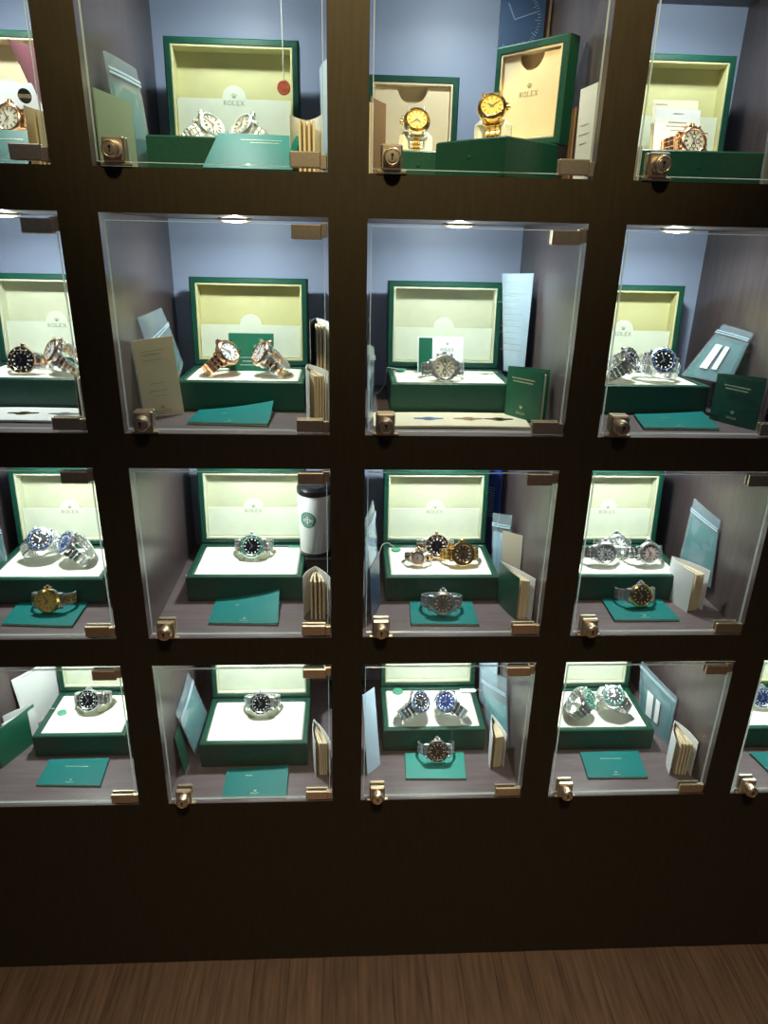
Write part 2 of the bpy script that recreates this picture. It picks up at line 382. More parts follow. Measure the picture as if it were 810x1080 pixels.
# ------------------------------------------------------------------ watches
WM={}
def loop_pts(n,a=33,b=25,cy=30,th0=35):
    P=[]; N=600; acc=[0]; pts=[]
    for i in range(N+1):
        th=R(th0+(360-2*th0)*i/N); pts.append(Vector((a*math.sin(th),cy-b*math.cos(th),0)))
    for p,q in zip(pts,pts[1:]): acc.append(acc[-1]+(q-p).length)
    L=acc[-1]; out=[]
    for k in range(n):
        s=(k+.5)/n*L; i=max(j for j in range(N+1) if acc[j]<=s)
        i=min(max(i,1),N-1); T=(pts[i+1]-pts[i-1]).normalized(); out.append((pts[i],T,Vector((T.y,-T.x,0)),abs((k+.5)/n-.5)*2,L/n))
    return out
def band(kind):
    key='band_'+kind
    if key in WM: return WM[key]
    n={'oyster':22,'jubilee':30,'president':26}[kind]
    AA=[MB(),MB()];BB=[MB(),MB()];C=MB()
    for k,(p,T,N,s,pit) in enumerate(loop_pts(n)):
        A=AA[k>=n/2]; B=BB[k>=n/2]
        w=15.5+5.5*s
        M=Matrix(((T.x,N.x,0,p.x),(T.y,N.y,0,p.y),(0,0,1,0),(0,0,0,1)))
        h=pit*.46
        if s<.16:
            C.box(-pit*.5,pit*.5,-1.6,2.0,-w/2,w/2,b=.5,M=M); continue
        if kind=='oyster':
            cw=w*.38
            A.box(-h,h,-1.6,1.6,cw/2+.15,w/2,b=.6,M=M); A.box(-h,h,-1.6,1.6,-w/2,-cw/2-.15,b=.6,M=M); B.box(-h,h,-1.7,1.85,-cw/2,cw/2,b=.6,M=M)
        elif kind=='jubilee':
            ow=w*.24
            A.box(-h,h,-1.6,1.5,w/2-ow,w/2,b=.8,M=M); A.box(-h,h,-1.6,1.5,-w/2,-w/2+ow,b=.8,M=M)
            cw=(w-2*ow)/3
            for q in (-1,0,1):
                o=pit*.25
                B.box(-h*.9,h*.9,-1.6,2.0,(q-.5)*cw+.1,(q+.5)*cw-.1,b=.9,M=M@Matrix.Translation((o,0,0)))
        else:
            cw=w*.4
            A.box(-h,h,-1.6,1.6,cw/2+.1,w/2,b=1.1,M=M); A.box(-h,h,-1.6,1.6,-w/2,-cw/2-.1,b=1.1,M=M); B.box(-h,h,-1.6,2.2,-cw/2,cw/2,b=1.2,M=M)
    WM[key]=([a.mesh('bracelet',[STEEL]) for a in AA],[b.mesh('center_links',[STEEL]) for b in BB],C.mesh('clasp',[STEEL]))
    return WM[key]
def pol(th,r): a=R(th); return (-r*math.cos(a),r*math.sin(a))   # clockwise from twelve (twelve at -X, three at +Z)
def hand(m,th,L,w,y):
    a=R(th); ux,uz=-math.cos(a),math.sin(a)
    M=Matrix(((ux,0,-uz,0),(0,1,0,y),(uz,0,ux,0),(0,0,0,1)))
    m.add([M@Vector(p) for p in [(-3,0,-w/3),(L*.55,0,-w/2),(L,0,0),(L*.55,0,w/2),(-3,0,w/3),(-3,-.35,-w/3),(L*.55,-.35,-w/2),(L,-.35,0),(L*.55,-.35,w/2),(-3,-.35,w/3)]],
          [(0,1,2,3,4),(9,8,7,6,5)]+[(i,(i+1)%5,5+(i+1)%5,5+i) for i in range(5)])
def watch_meshes():
    m=MB(); m.lathe([(16.5,12.8),(18,12),(20,10.5),(20.6,8),(20.6,4.6),(20,3.2),(15.6,3.0)],48)
    for sx in (1,-1):
        for sz in (1,-1):
            m.box(12,24.2,4,10.5,9.6,13.2,b=1.2,M=Matrix.Scale(sx,4,(1,0,0))@Matrix.Scale(sz,4,(0,0,1)))
    m.box(-6,-2.6,4.4,9.6,17,23,b=1); m.box(2.6,6,4.4,9.6,17,23,b=1)
    WM['case']=m.mesh('case',[STEEL])
    WM['crown']=MB().lathe([(2.4,19),(2.4,20.6),(3.2,21),(3.2,25),(2.6,25.8),(0,26)],20,'Z',(0,7,0)).mesh('crown',[STEEL])
    WM['bz_smooth']=MB().ring([(15.2,3),(15.2,.6),(16.2,-.2),(18.2,.4),(19.9,2),(20.2,3.4)],56).mesh('bezel',[STEEL])
    WM['bz_dive']=MB().ring([(15.2,3),(15.2,.3),(15.9,-.3),(19.6,.2),(20.9,.8),(21,3.4)],60,wob=lambda i,j,r,h:((r+(.25 if i%2 else -.15)) if j>=4 else r,h)).mesh('bezel',[STEEL])
    WM['bz_fluted']=MB().ring([(15.2,3),(15.2,.2),(16,-.4),(19.4,1.2),(20.2,3.4)],108,wob=lambda i,j,r,h:(r,h+(.55 if (i%2 and j in(2,3)) else 0))).mesh('bezel',[STEEL])
    m=MB()
    for i in range(36):
        a=2*PI*i/36; m.lathe([(0,-.9),(1.1,-.6),(1.5,.2),(1.2,1.4)],6,'Y',(17.7*math.cos(a),.6,17.7*math.sin(a)))
    WM['gems']=m.mesh('gem_setting',[GEM],10)
    WM['insert']=MB().ring([(16.1,.3),(16.1,-.35),(19.2,-.05),(19.2,.6)],56).mesh('bezel_insert',[CBLACK])
    m=MB()
    for i in range(12):
        a,b=pol(i*30,17.6); th=R(i*30); M=Matrix(((-math.cos(th),0,-math.sin(th),a),(0,1,0,-.35),(math.sin(th),0,-math.cos(th),b),(0,0,0,1)))
        if i==0: m.prism([(1.2,-1.5),(1.2,1.5),(-1.3,0)],-.25,.3,0,M@Matrix.Rotation(R(90),4,'X'))
        elif i%2==0: m.box(-1.1,1.1,-.25,.3,-1.0,-.3,M=M); m.box(-1.1,1.1,-.25,.3,.2,1.0,M=M)
        else: m.box(-1.0,1.0,-.25,.3,-.3,.3,M=M)
    WM['bzmarks']=m.mesh('bezel_numerals',[LUME],0)
    WM['dial']=MB().lathe([(15.3,3),(15.3,2.2),(14.8,1.9),(0,1.9)],40).mesh('dial',[DBLACK])
    m=MB()
    for i in range(12):
        a,b=pol(i*30,12)
        if i==0: m.prism([(-13.9,-1.5),(-13.9,1.5),(-10.2,0)],-1.9,-1.4,0,Matrix.Rotation(R(90),4,'X'))
        elif i in (6,9):
            th=R(i*30); M=Matrix(((-math.cos(th),0,-math.sin(th),a),(0,1,0,1.6),(math.sin(th),0,-math.cos(th),b),(0,0,0,1))); m.box(-2,2,-.3,.3,-.8,.8,M=M)
        elif i==3: m.box(-1.3,1.3,1.3,1.9,10.6,13.9)
        else: m.lathe([(1.35,1.9),(1.35,1.35),(0,1.3)],12,'Y',(a,0,b))
    WM['mk_dots']=m.mesh('hour_markers',[LUME],20)
    m=MB()
    for i in range(12):
        a,b=pol(i*30,11.8); th=R(i*30); M=Matrix(((-math.cos(th),0,-math.sin(th),a),(0,1,0,1.6),(math.sin(th),0,-math.cos(th),b),(0,0,0,1))); w=.9 if i==0 else .5
        m.box(-2.1,2.1,-.3,.3,-w,w,M=M)
    WM['mk_sticks']=m.mesh('hour_markers',[STEEL],20)
    h=MB(); hand(h,305,8.2,1.9,1.2); WM['hour']=h.mesh('hour_hand',[STEEL],0)
    h=MB(); hand(h,60,12.6,1.5,.9); h.lathe([(1,1.2),(1,.4),(0,.4)],12); WM['minute']=h.mesh('minute_hand',[STEEL],0)
    for nm,th in (('s3',90),('s6',180),('s9',270)):
        a,b=pol(th,6.6); s=MB().ring([(3.6,1.9),(3.6,1.5),(2.7,1.5),(2.7,1.9)],24,c=(a,0,b)); hh=MB(); s.box(a-.25,a+.25,1.4,1.7,b-.2,b+2.2); WM[nm]=s.mesh('subdial',[CBLACK])
    for nm,x in (('p1',-11),('p2',11)):
        s=MB().lathe([(1.6,15.5),(1.6,19.5),(2.2,20),(2.2,22),(0,22.4)],14,'Z',(x,7,0)); WM[nm]=s.mesh('pusher',[STEEL])
    WM['crystal']=MB().lathe([(15.2,.8),(15.2,.2),(14.4,-.1),(0,-.2)],40).mesh('crystal',[CRYSTAL])
watch_meshes()
PROTO={}
def make_watch(metal,mid,bezel,dial,marks,bandk,bezmat,chrono):
    """one watch at the origin, dial facing -Y, loop behind"""
    t=bpy.data.objects.new('wristwatch',None); COL.objects.link(t); t.empty_display_size=.01
    link('case',WM['case'],t,[metal]); link('crown',WM['crown'],t,[mid if mid is not metal else metal])
    bz=link('bezel',WM['bz_dive' if bezel=='dive' else 'bz_fluted' if bezel=='fluted' else 'bz_smooth'],t,[mid if bezel!='smooth' or bezmat is None else bezmat])
    if bezel=='dive': link('bezel_insert',WM['insert'],bz,[bezmat]); link('bezel_numerals',WM['bzmarks'],bz,[GOLD if mid is not STEEL and metal is not STEEL else LUME])
    if bezel=='gems': link('gem_setting',WM['gems'],bz)
    d=link('dial',WM['dial'],t,[dial])
    light=dial in (DWHITE,DSILV,DGOLD,DPINK)
    hm=(GOLD if dial is DGOLD else CBLACK) if light else LUME
    link('hour_markers',WM['mk_'+marks],d,[hm])
    if chrono:
        for k in ('s3','s6','s9'): link('subdial',WM[k],d,[CBLACK if light else STEELB])
        for k in ('p1','p2'): link('pusher',WM[k],t,[metal])
    link('hour_hand',WM['hour'],t,[DGREY if light else mid]); link('minute_hand',WM['minute'],t,[DGREY if light else mid])
    link('crystal',WM['crystal'],t)
    A,B,C=band(bandk)
    for a,b in zip(A,B): link('center_links',b,link('bracelet',a,t,[metal]),[mid])
    link('clasp',C,t,[metal])
    return t
def copy_tree(o,parent=None):
    c=o.copy(); COL.objects.link(c)
    if parent: c.parent=parent
    for ch in o.children: copy_tree(ch,c)
    return c
def kids(o):
    for c in o.children:
        yield c; yield from kids(c)
STY={ # metal, centre metal, bezel, dial, markers, bracelet, bezel material, chronograph
 'green_diver':(STEEL,STEEL,'dive',DBLACK,'dots','oyster',CGREEN,0),'green_green':(STEEL,STEEL,'dive',DGREEN,'dots','oyster',CGREEN,0),
 'black_diver':(STEEL,STEEL,'dive',DBLACK,'dots','oyster',CBLACK,0),'black_jubilee':(STEEL,STEEL,'dive',DBLACK,'dots','jubilee',CBLUE,0),
 'blue_diver':(STEEL,STEEL,'dive',DBLUE,'dots','oyster',CBLUE,0),'blue_black':(STEEL,STEEL,'dive',DBLACK,'dots','oyster',CBLUE,0),
 'two_tone_diver':(STEEL,ROSE,'dive',DBLACK,'dots','oyster',CBLACK,0),'brown_gold':(GOLD,GOLD,'dive',DBROWN,'dots','oyster',CBROWN,0),
 'two_tone_small':(STEEL,ROSE,'fluted',DPINK,'sticks','oyster',None,0),'rose_white':(ROSE,ROSE,'smooth',DSILV,'sticks','oyster',None,1),
 'steel_chrono':(STEEL,STEEL,'dive',DWHITE,'sticks','oyster',STEELB,1),'steel_white':(STEEL,STEEL,'smooth',DWHITE,'sticks','oyster',STEEL,0),
 'steel_silver':(STEEL,STEEL,'smooth',DSILV,'sticks','oyster',STEEL,1),'steel_pink':(STEEL,STEEL,'smooth',DPINK,'sticks','oyster',STEEL,0),
 'steel_grey':(STEEL,STEEL,'smooth',DGREY,'sticks','oyster',STEEL,0),'gold_jubilee':(STEEL,GOLD,'fluted',DGOLD,'sticks','jubilee',None,0),
 'full_gold':(GOLD,GOLD,'fluted',DGOLD,'sticks','president',None,0),'bronze_bezel':(STEEL,STEEL,'dive',DBROWN,'dots','oyster',CBROWN,0),
 'gold_rim_brown':(STEEL,STEEL,'fluted',DBROWN,'dots','oyster',None,0),'gems':(STEEL,STEEL,'gems',DSILV,'sticks','president',GEM,0),
 'rose_side':(ROSE,ROSE,'smooth',DWHITE,'sticks','oyster',None,0),'steel_rose':(STEEL,ROSE,'smooth',DSILV,'sticks','oyster',None,0),
}
STY['gold_rim_brown']=(STEEL,STEEL,'smooth',DBROWN,'dots','oyster',GOLD,0)
def watch(rc,style,x,y,z,n,t,label,sc=1.07,group='watches on the box cushions',free=None):
    """dial centre above (x,y), resting on height z, dial normal n, bracelet direction t"""
    if style not in PROTO: PROTO[style]=make_watch(*STY[style]); o=PROTO[style]
    else: o=copy_tree(PROTO[style])
    Y=-Vector(n).normalized(); X=Vector(t); X=(X-Y*X.dot(Y)).normalized(); Z=X.cross(Y)
    if Z.z<-.05: X=-X; Z=-Z
    M3=Matrix((X,Y,Z)).transposed()*sc
    lo=1e9
    for c in kids(o):
        me=c.data
        for v in me.vertices:
            q=(M3@v.co).z
            if q<lo: lo=q
    M4=M3.to_4x4(); M4.translation=at(rc,x,y,z+.35)-Vector((0,0,lo)) if free is None else at(rc,x,y,free)
    o.rotation_mode='QUATERNION'; o.rotation_quaternion=M4.to_quaternion(); o.scale=(sc,)*3; o.location=M4.translation
    tag(o,label,'watch',group); return o
def poseA(yaw=0,up=14):
    a=R(yaw); e=R(up)
    return (math.sin(a)*math.cos(e),-math.cos(a)*math.cos(e),math.sin(e)),(math.cos(a),math.sin(a),0)
def poseL(k=1,n=(.45,-.66,.60),t=(-.85,-.22,-.50)): # k=1: bracelet trailing to the left, k=-1 to the right
    return (n[0]*k,n[1],n[2]),(t[0]*k,t[1],t[2])

# ------------------------------------------------------------------ papers
def lying_booklet(rc,Q,label,curl=0,cov=TEAL,th=3.2,marks=True,z=0):
    BL,TL,TR,BR=[Vector((*q,0)) for q in Q]; c=(BL+TL+TR+BR)/4
    t=thing('booklet',label,'booklet',at(rc,c.x,c.y,z),0,'booklets lying flat')
    BL,TL,TR,BR=[p-c for p in (BL,TL,TR,BR)]
    i=.975
    m=MB(); m.sheet([TL*i+Vector((0,0,th)),TR*i+Vector((0,0,th)),BR*i+Vector((0,0,th)),BL*i+Vector((0,0,th))],th-.7); m.build('pages',PAPER,t,0)
    n=10; g=[]; 
    for j in range(n+1):
        for k in range(n+1):
            u=k/n; v=j/n; p=(BL*(1-u)+BR*u)*(1-v)+(TL*(1-u)+TR*u)*v
            g.append(p+Vector((0,0,th+.15+curl*(max(0,u+v-.7)/1.3)**2)))
    W=n+1; N=len(g); fs=[]
    for j in range(n):
        for k in range(n): a=j*W+k; fs+= [(a,a+1,a+W+1,a+W),(N+a,N+a+W,N+a+W+1,N+a+1)]
    for k in range(n): fs+= [(k+1,k,N+k,N+k+1),(n*W+k,n*W+k+1,N+n*W+k+1,N+n*W+k),(k*W,(k+1)*W,N+(k+1)*W,N+k*W),((k+1)*W+n,k*W+n,N+k*W+n,N+(k+1)*W+n)]
    m=MB(); m.add(g+[p-Vector((0,0,-.6)) for p in g],fs); cv=m.build('cover',cov,t)
    m=MB(); m.sheet([TL+Vector((0,0,.6)),TR+Vector((0,0,.6)),BR+Vector((0,0,.6)),BL+Vector((0,0,.6))],.6); m.build('back_cover',cov,t,0)
    if marks:
        ux=(BR-BL); uy=(TL-BL); zz=Vector((0,0,th+.8+curl*.02))
        m=MB(); M=plane_M(BL*.5+BR*.5+uy*.17+zz,ux,uy); crown_mark(m,6,M,.2); M=plane_M(BL*.5+BR*.5+uy*.09+zz,ux,uy); maker_word(m,15,M,.2)
        m.build('cover_print',GOLDINK,cv,0)
        m=MB(); M=plane_M(BL*.5+BR*.5+uy*.72+zz+Vector((0,0,curl*.06)),ux,uy); print_lines(m,M,[(0,0,44)],.2,1.2); m.build('title_line',GOLDINK,cv,0)
    return t
def fan_booklet(rc,spine,ends,h,label,covers=(WHITE,WHITE),pages=4,fill=PAPER,print_left=False,word='booklet',bow=5,squeeze=.75,drop=7):
    """booklet standing on its lower edge, half open: spine upright at the back, leaves fanning towards the front"""
    sx,sy=spine; t=thing(word,label,'booklet',at(rc,sx,sy,0),0,'booklets standing open')
    n=pages+2
    e0,e1=[Vector((e[0]-sx,e[1]-sy,0)) for e in ends]
    for k in range(n):
        u=k/(n-1)
        if 0<k<n-1: u=.5+(u-.5)*squeeze
        e=e0*(1-u)+e1*u; e=e.normalized()*(e0.length*(1-u)+e1.length*u)*(1 if k in (0,n-1) else .93)
        side=Vector((-e.y,e.x,0)).normalized()
        off=side*0
        hh=h if k in (0,n-1) else h-drop
        thk=.9 if k in (0,n-1) else 3.2
        s0=side*((n-1)/2-k)*-.0
        m=MB(); m.sheet([s0+Vector((0,0,hh)),e+Vector((0,0,hh)),e+Vector((0,0,0)),s0],thk,8,1,0,bend=(bow if k<n/2 else -bow)*(.6+.4*random.random())*(1 if k in (0,n-1) else .5))
        nm='front_cover' if k==0 else 'back_cover' if k==n-1 else 'pages'
        ob=m.build(nm,covers[0] if k==0 else covers[1] if k==n-1 else fill,t)
        if k==0 and print_left:
            ux=e; mm=MB(); nrm=Vector((e.y,-e.x,0)).normalized()
            # outward face of the front cover
            d=1 if nrm.y<0 else -1
            b=e*.5+nrm*d*(abs(bow)+1.5)
            mm2=MB(); M=plane_M(b+Vector((0,0,h*.24)),ux,(0,0,1)); crown_mark(mm2,7,M,.3); M=plane_M(b+Vector((0,0,h*.13)),ux,(0,0,1)); maker_word(mm2,18,M,.3); mm2.build('cover_print',GOLDINK,ob,0)
            M=plane_M(b+Vector((0,0,h*.80)),ux,(0,0,1)); mm3=MB(); print_lines(mm3,M,[(0,0,46),(0,-5,40)],.3,1.8); mm3.build('title_line',GOLDINK,ob,0)
    return t
def card(rc,P,label,mt=WHITE,th=.8,name='card',cat='card',bend=0,back=None,lines=None,ink=INK,mark=None,group=None,nseg=6,fold=None):
    P=[Vector(p) for p in P]; c=(P[2]+P[3])/2; c.z=min(p.z for p in P)
    t=thing(name,label,cat,at(rc,c.x,c.y,c.z),0,group); Q=[p-c for p in P]
    o=MB().sheet(Q,th,nseg,1,0,bend); o=o.build('sheet',mt,t)
    TL,TR,BR,BL=Q; ux=TR-TL; uy=TL-BL; nrm=ux.cross(BL-TL).normalized()
    if nrm.y>0 and abs(nrm.y)>.2: pass
    W=ux.length; H=uy.length; org=(BL+BR)/2
    z=Vector((0,0,0))
    Mo=plane_M(org,ux,uy); f=Mo.to_3x3()@Vector((0,0,1)); fr=f if f.y<0 or (abs(f.y)<.05) else -f
    top=fr*(abs(bend)+.3 if bend else .15)
    M=plane_M(org+top,ux,uy)
    if lines:
        m=MB(); print_lines(m,M,[(a*W,b*H,w*W) for a,b,w in lines],.2,min(.9,H*.012+.3)); m.build('printed_lines',ink,o,0)
    if mark:
        yb,ww,k2=mark; m=MB(); crown_mark(m,ww*.3,M@Matrix.Translation((0,yb*H+ww*.25,0)),.25); maker_word(m,ww,M@Matrix.Translation((0,yb*H,0)),.25); m.build('printed_emblem',k2,o,0)
    return t,o,M,W,H
def bag(rc,P,label,inner=TEAL,label_strips=False,cut=.24,th=2.4):
    P=[Vector(p) for p in P]; c=(P[2]+P[3])/2; c.z=min(p.z for p in P)
    t=thing('plastic_bag',label,'plastic bag',at(rc,c.x,c.y,c.z),0,'clear zip bags'); TL,TR,BR,BL=[p-c for p in P]
    MB().sheet([TL,TR,BR,BL],th,6,6,0,1.5,1.2).build('film',FILM,t)
    nrm=(BL-TL).cross(TR-TL).normalized(); off=-nrm*(th*.55)
    def pt(u,v): return (TL*(1-u)+TR*u)*(1-v)+(BL*(1-u)+BR*u)*v
    MB().sheet([pt(.05,cut)+off,pt(.95,cut)+off,pt(.95,.97)+off,pt(.05,.97)+off],.8).build('card',inner,t,0)
    z=MB()
    for v in (cut*.5,cut*.5+.035): z.sheet([pt(.0,v)+nrm*2.6,pt(1,v)+nrm*2.6,pt(1,v+.02)+nrm*2.6,pt(0,v+.02)+nrm*2.6],.6,6,1,0,1.5)
    z.build('zip_strip',BLUEP,t)
    if label_strips:
        m=MB()
        for u0,u1,v0,v1 in ((.28,.46,.36,.82),(.54,.66,.36,.80)): m.sheet([pt(u0,v0)+nrm*3.4,pt(u1,v0)+nrm*3.4,pt(u1,v1)+nrm*3.4,pt(u0,v1)+nrm*3.4],.5)
        m.build('paper_label',WHITE,t,0)
    return t
def seal_tag(rc,c,cord,label,mt=SEALG,r=11,flat=True):
    t=thing('seal_tag',label,'tag',at(rc,*c),0,'seal tags')
    A='Z' if flat else 'Y'
    m=MB(); m.lathe([(r-1,0),(r,.6),(r,1.6),(r-1,2.2),(r-2.5,2.2),(r-2.8,1.7),(0,1.7)],28,A); 
    if not flat: m.xf(Matrix.Rotation(PI,4,'Z'))
    s=m.build('seal',mt,t)
    m=MB(); mk=Matrix.Translation((0,-r*.45,1.75)) if flat else Matrix.Translation((0,-1.75,-r*.45))@Matrix.Rotation(R(90),4,'X')
    crown_mark(m,r*.9,mk,.3); m.build('seal_emblem',mt,s,0)
    if cord:
        pts=[Vector(p)-Vector(c) for p in cord]
        sm=[]
        for i in range(len(pts)-1):
            p0=pts[max(i-1,0)];p1=pts[i];p2=pts[i+1];p3=pts[min(i+2,len(pts)-1)]
            for k in range(6):
                u=k/6; sm.append(.5*((2*p1)+(p2-p0)*u+(2*p0-5*p1+4*p2-p3)*u*u+(-p0+3*p1-3*p2+p3)*u**3))
        sm.append(pts[-1]); MB().tube(sm,.75,6).build('cord',CORD,t)
    return t
def flat_tag(rc,c,w,d,yaw,label,mt=WHITE):
    t=thing('swing_tag',label,'tag',at(rc,*c),R(yaw),'flat swing tags')
    m=MB(); m.prism([(-w/2,-d/2),(w/2-4,-d/2),(w/2,-d/2+4),(w/2,d/2-4),(w/2-4,d/2),(-w/2,d/2)],0,.8); m.build('tag_card',mt,t,0)
    MB().tube([(w/2-3,0,1),(w/2+3,1,2.5),(w/2+9,-3,1),(w/2+14,-1,1)],.5).build('cord',CORD,t)
    return t
def watch_stand(rc,x,y,z,label):
    t=thing('watch_stand',label,'watch stand',at(rc,x,y,z),0,'cream watch stands')
    m=MB(); pts=[]
    for i in range(25):
        a=R(-62+304*i/24); pts.append((31*math.cos(a),24*math.sin(a)))
    vs=[];fs=[]
    for (px,py) in pts:
        k=1-1.6/28
        for q,zz in ((1,0),(1,15),(k,15),(k,0)): vs.append((px*q,py*q,zz))
    for i in range(24):
        for j in range(4): fs.append((i*4+j,i*4+(j+1)%4,i*4+4+(j+1)%4,i*4+4+j))
    fs+= [(0,1,2,3),(99,98,97,96)]; m.add(vs,fs); m.build('collar',IVORY,t); return t

exec_cells=True
# ================================================================== TOP ROW
rc=(1,0)
watch_box(rc,150,115,'open green watch box behind a white round-badged card, top row at left edge',lining=WARM)
card(rc,[(129,228,128),(219,226,126),(219,208,50),(129,208,50)],'white card with round black and green badge standing in box at top left',WHITE,1,'certificate_card','card',lines=[(0,.50,.5),(0,.42,.62),(0,.34,.3)],mark=(.06,34,INK))
b=[o for o in bpy.data.objects if o.name.startswith('certificate_card')][-1]
m=MB(); M=plane_M((25,-2.2,56),(1,0,0),(0,-.2,1)); m.prism([(10*math.cos(i*PI/14),10*math.sin(i*PI/14)) for i in range(28)],0,.5,0,M); bd=m.build('badge',DKGREEN,b,0)
m=MB(); m.prism([(-8.8,-2.5),(8.8,-2.5),(8.8,2.5),(-8.8,2.5)],.5,.8,0,M); m.build('badge_band',CREAMP,bd,0)
watch(rc,'rose_side',182,172,48,*poseA(-8,16),'rose-gold watch in front of the round-badged card at the top left edge')
card(rc,[(130,106,50),(250,106,49),(252,50,3.5),(132,50,3.5)],'bright teal booklet leaning on the box front at the top left edge',TEAL,2.5,'booklet','booklet',lines=[(.1,.7,.5)],ink=GOLDINK)
card(rc,[(172,240,185),(222,206,170),(240,205,49),(226,236,49)],'thin pink slip standing behind the white badge card',PINK,.6,'paper_slip','paper',bend=3)
fan_booklet(rc,(262,125),[(252,62),(284,58)],74,'small cream booklet standing open at right of the badge card, top left cell',(CREAMP,CREAMP),3)

rc=(1,1)
watch_box(rc,145,116,'large open green watch box holding two stone-set watches, top row',lining=CREAM,ct=20)
watch(rc,'gems',126,176,30,*poseL(1,(.60,-.55,.58),(-.78,-.30,-.45)),'stone-set watch turned right, left one of the pair in the top row box')
watch(rc,'gems',166,176,30,*poseL(-1,(.60,-.55,.58),(-.78,-.30,-.45)),'stone-set watch turned left, right one of the pair in the top row box')
card(rc,[(144,110,54),(259,110,53),(252,28,3.5),(134,28,3.5)],'bright teal booklet leaning upright against the dark box front, top row',TEAL,3,'booklet','booklet',lines=[(.1,.80,.5),(.15,.72,.35)],ink=GOLDINK,mark=(.06,14,GOLDINK))
bag(rc,[(10,70,140),(24,165,138),(40,160,1),(22,68,1)],'clear zip bag with teal card leaning on the left wall, top row',TEAL)
card(rc,[(4.5,26,91),(34,86,84),(36,80,1.5),(5.5,22,1.5)],'pale green booklet standing behind the lock, top row',mat('pale_green_cover',(.25,.34,.24),.5),2.5,'booklet','booklet')
fan_booklet(rc,(266,140),[(246,78),(290,74)],76,'white booklet fanned open beside the teal leaning booklet, top row',(WHITE,WHITE),4)
card(rc,[(284,180,148),(297,120,150),(297,116,1),(288,172,1)],'pale blue sheet standing against the right wall, top row',BLUEP,.8,'paper_sheet','paper',bend=2)
# hanging seal
seal_tag(rc,(226,250,135),[(226,250,278+18),(225.5,250,250),(226,250,200),(226,249,147),(226,248,146)],'round red seal hanging on a beaded cord at the box lid, top row',RED,10.5,False)

rc=(1,2)
watch_box(rc,79,158,'small open green box with a notched cream lid plate, left of two, top row',w=152,d=140,hb=44,hl=122,tl=30,tilt=1,lining=WARM,flap='notch',logo=True)
a=R(-50); N=Vector((181,14)); wv=126; fx=Vector((math.cos(a),math.sin(a))); mid=N-fx*wv/2
watch_box(rc,mid.x,mid.y,'green box turned leftwards with notched cream lid plate, right of two, top row',w=wv,d=118,hb=50,hl=134,tl=27,yaw=-50,tilt=1,lining=WARM,flap='notch')
def pillow(rc,x,y,z,yaw,label):
    t=thing('watch_pillow',label,'cushion',at(rc,x,y,z),R(yaw),'watch pillows')
    m=MB(); m.box(-26,26,-13,13,0,32,b=7); o=m.build('pillow_body',CUSH,t); return t
pillow(rc,78,212,42.4,0,'cream pillow inside the gold-dial watch of the left notched box')
watch(rc,'gold_jubilee',78,188,42,(0,-.88,.47),(0,.47,.88),'steel watch with champagne dial on a cream pillow, left box of the top row',sc=1.0)
pillow(rc,181,112,48.4,-20,'cream pillow inside the all-gold watch of the turned box')
watch(rc,'full_gold',173,90,48,(-.2,-.88,.47),(0,.47,.88),'all-gold watch on a cream pillow in the turned green box',sc=1.0)
P=[(216,300,292),(286,300,292),(286,306,1),(216,306,1)]
t,o,M,W,H=card(rc,P,'tall blue-black book embossed with a clock dial standing behind the turned box',DKBLUE,14,'catalogue_book','book',nseg=1,mark=(.62,20,GOLDINK))
Mc=M@Matrix.Translation((-W/2+22,H*.85,0)); m=MB()
for i in range(60):
    q=R(i*6); r0,r1=(37,42) if i%5 else (33,42)
    stroke(m,[(r0*math.cos(q),r0*math.sin(q)),(r1*math.cos(q),r1*math.sin(q))],1.2,0,.8,Mc)
for ang,L in ((18,36),(118,24)): stroke(m,[(0,0),(L*math.cos(R(ang)),L*math.sin(R(ang)))],1.6,0,1,Mc)
m.v=[p for p in m.v]
# keep only the part of the dial that lies on the cover
keep=[]; km=[]
Mi=M.inverted()
for f,k in zip(m.f,m.m):
    if all(abs((Mi@m.v[i]).x)<W/2-2 and (Mi@m.v[i]).y<H-2 for i in f): keep.append(f); km.append(k)
m.f=keep; m.m=km; m.build('embossed_dial',mat('embossed_blue',(.20,.28,.40),.3),o,0)
MB().box(222,297,7,20,2,291).xf(Matrix.Translation(-Vector(((P[2][0]+P[3][0])/2,P[2][1],1)))@Matrix.Translation((0,300-0,-0))).build('page_block',BROWN,t,0)
seal_tag(rc,(226,92,48.6),None,'green round tag lying at the hinge of the turned box',SEALG,9)
card(rc,[(287,62,113),(297,22,115),(297,20,1),(288,58,1)],'white printed card standing at the right wall beside the turned box',WHITE,.8,'card','card',lines=[(0,.6,.5),(0,.5,.6),(0,.4,.4)])
fan_booklet(rc,(293,180),[(297,112),(298.5,114)],100,'brown-edged booklet standing closed behind the white card, top row right wall',(BROWN,BROWN),2,PAPER,bow=1)
fan_booklet(rc,(5,55),[(18,118),(27,110)],96,'brown booklet standing half open at the left wall behind the lock, top row',(BROWN,BROWN),2,CREAMP,bow=2)

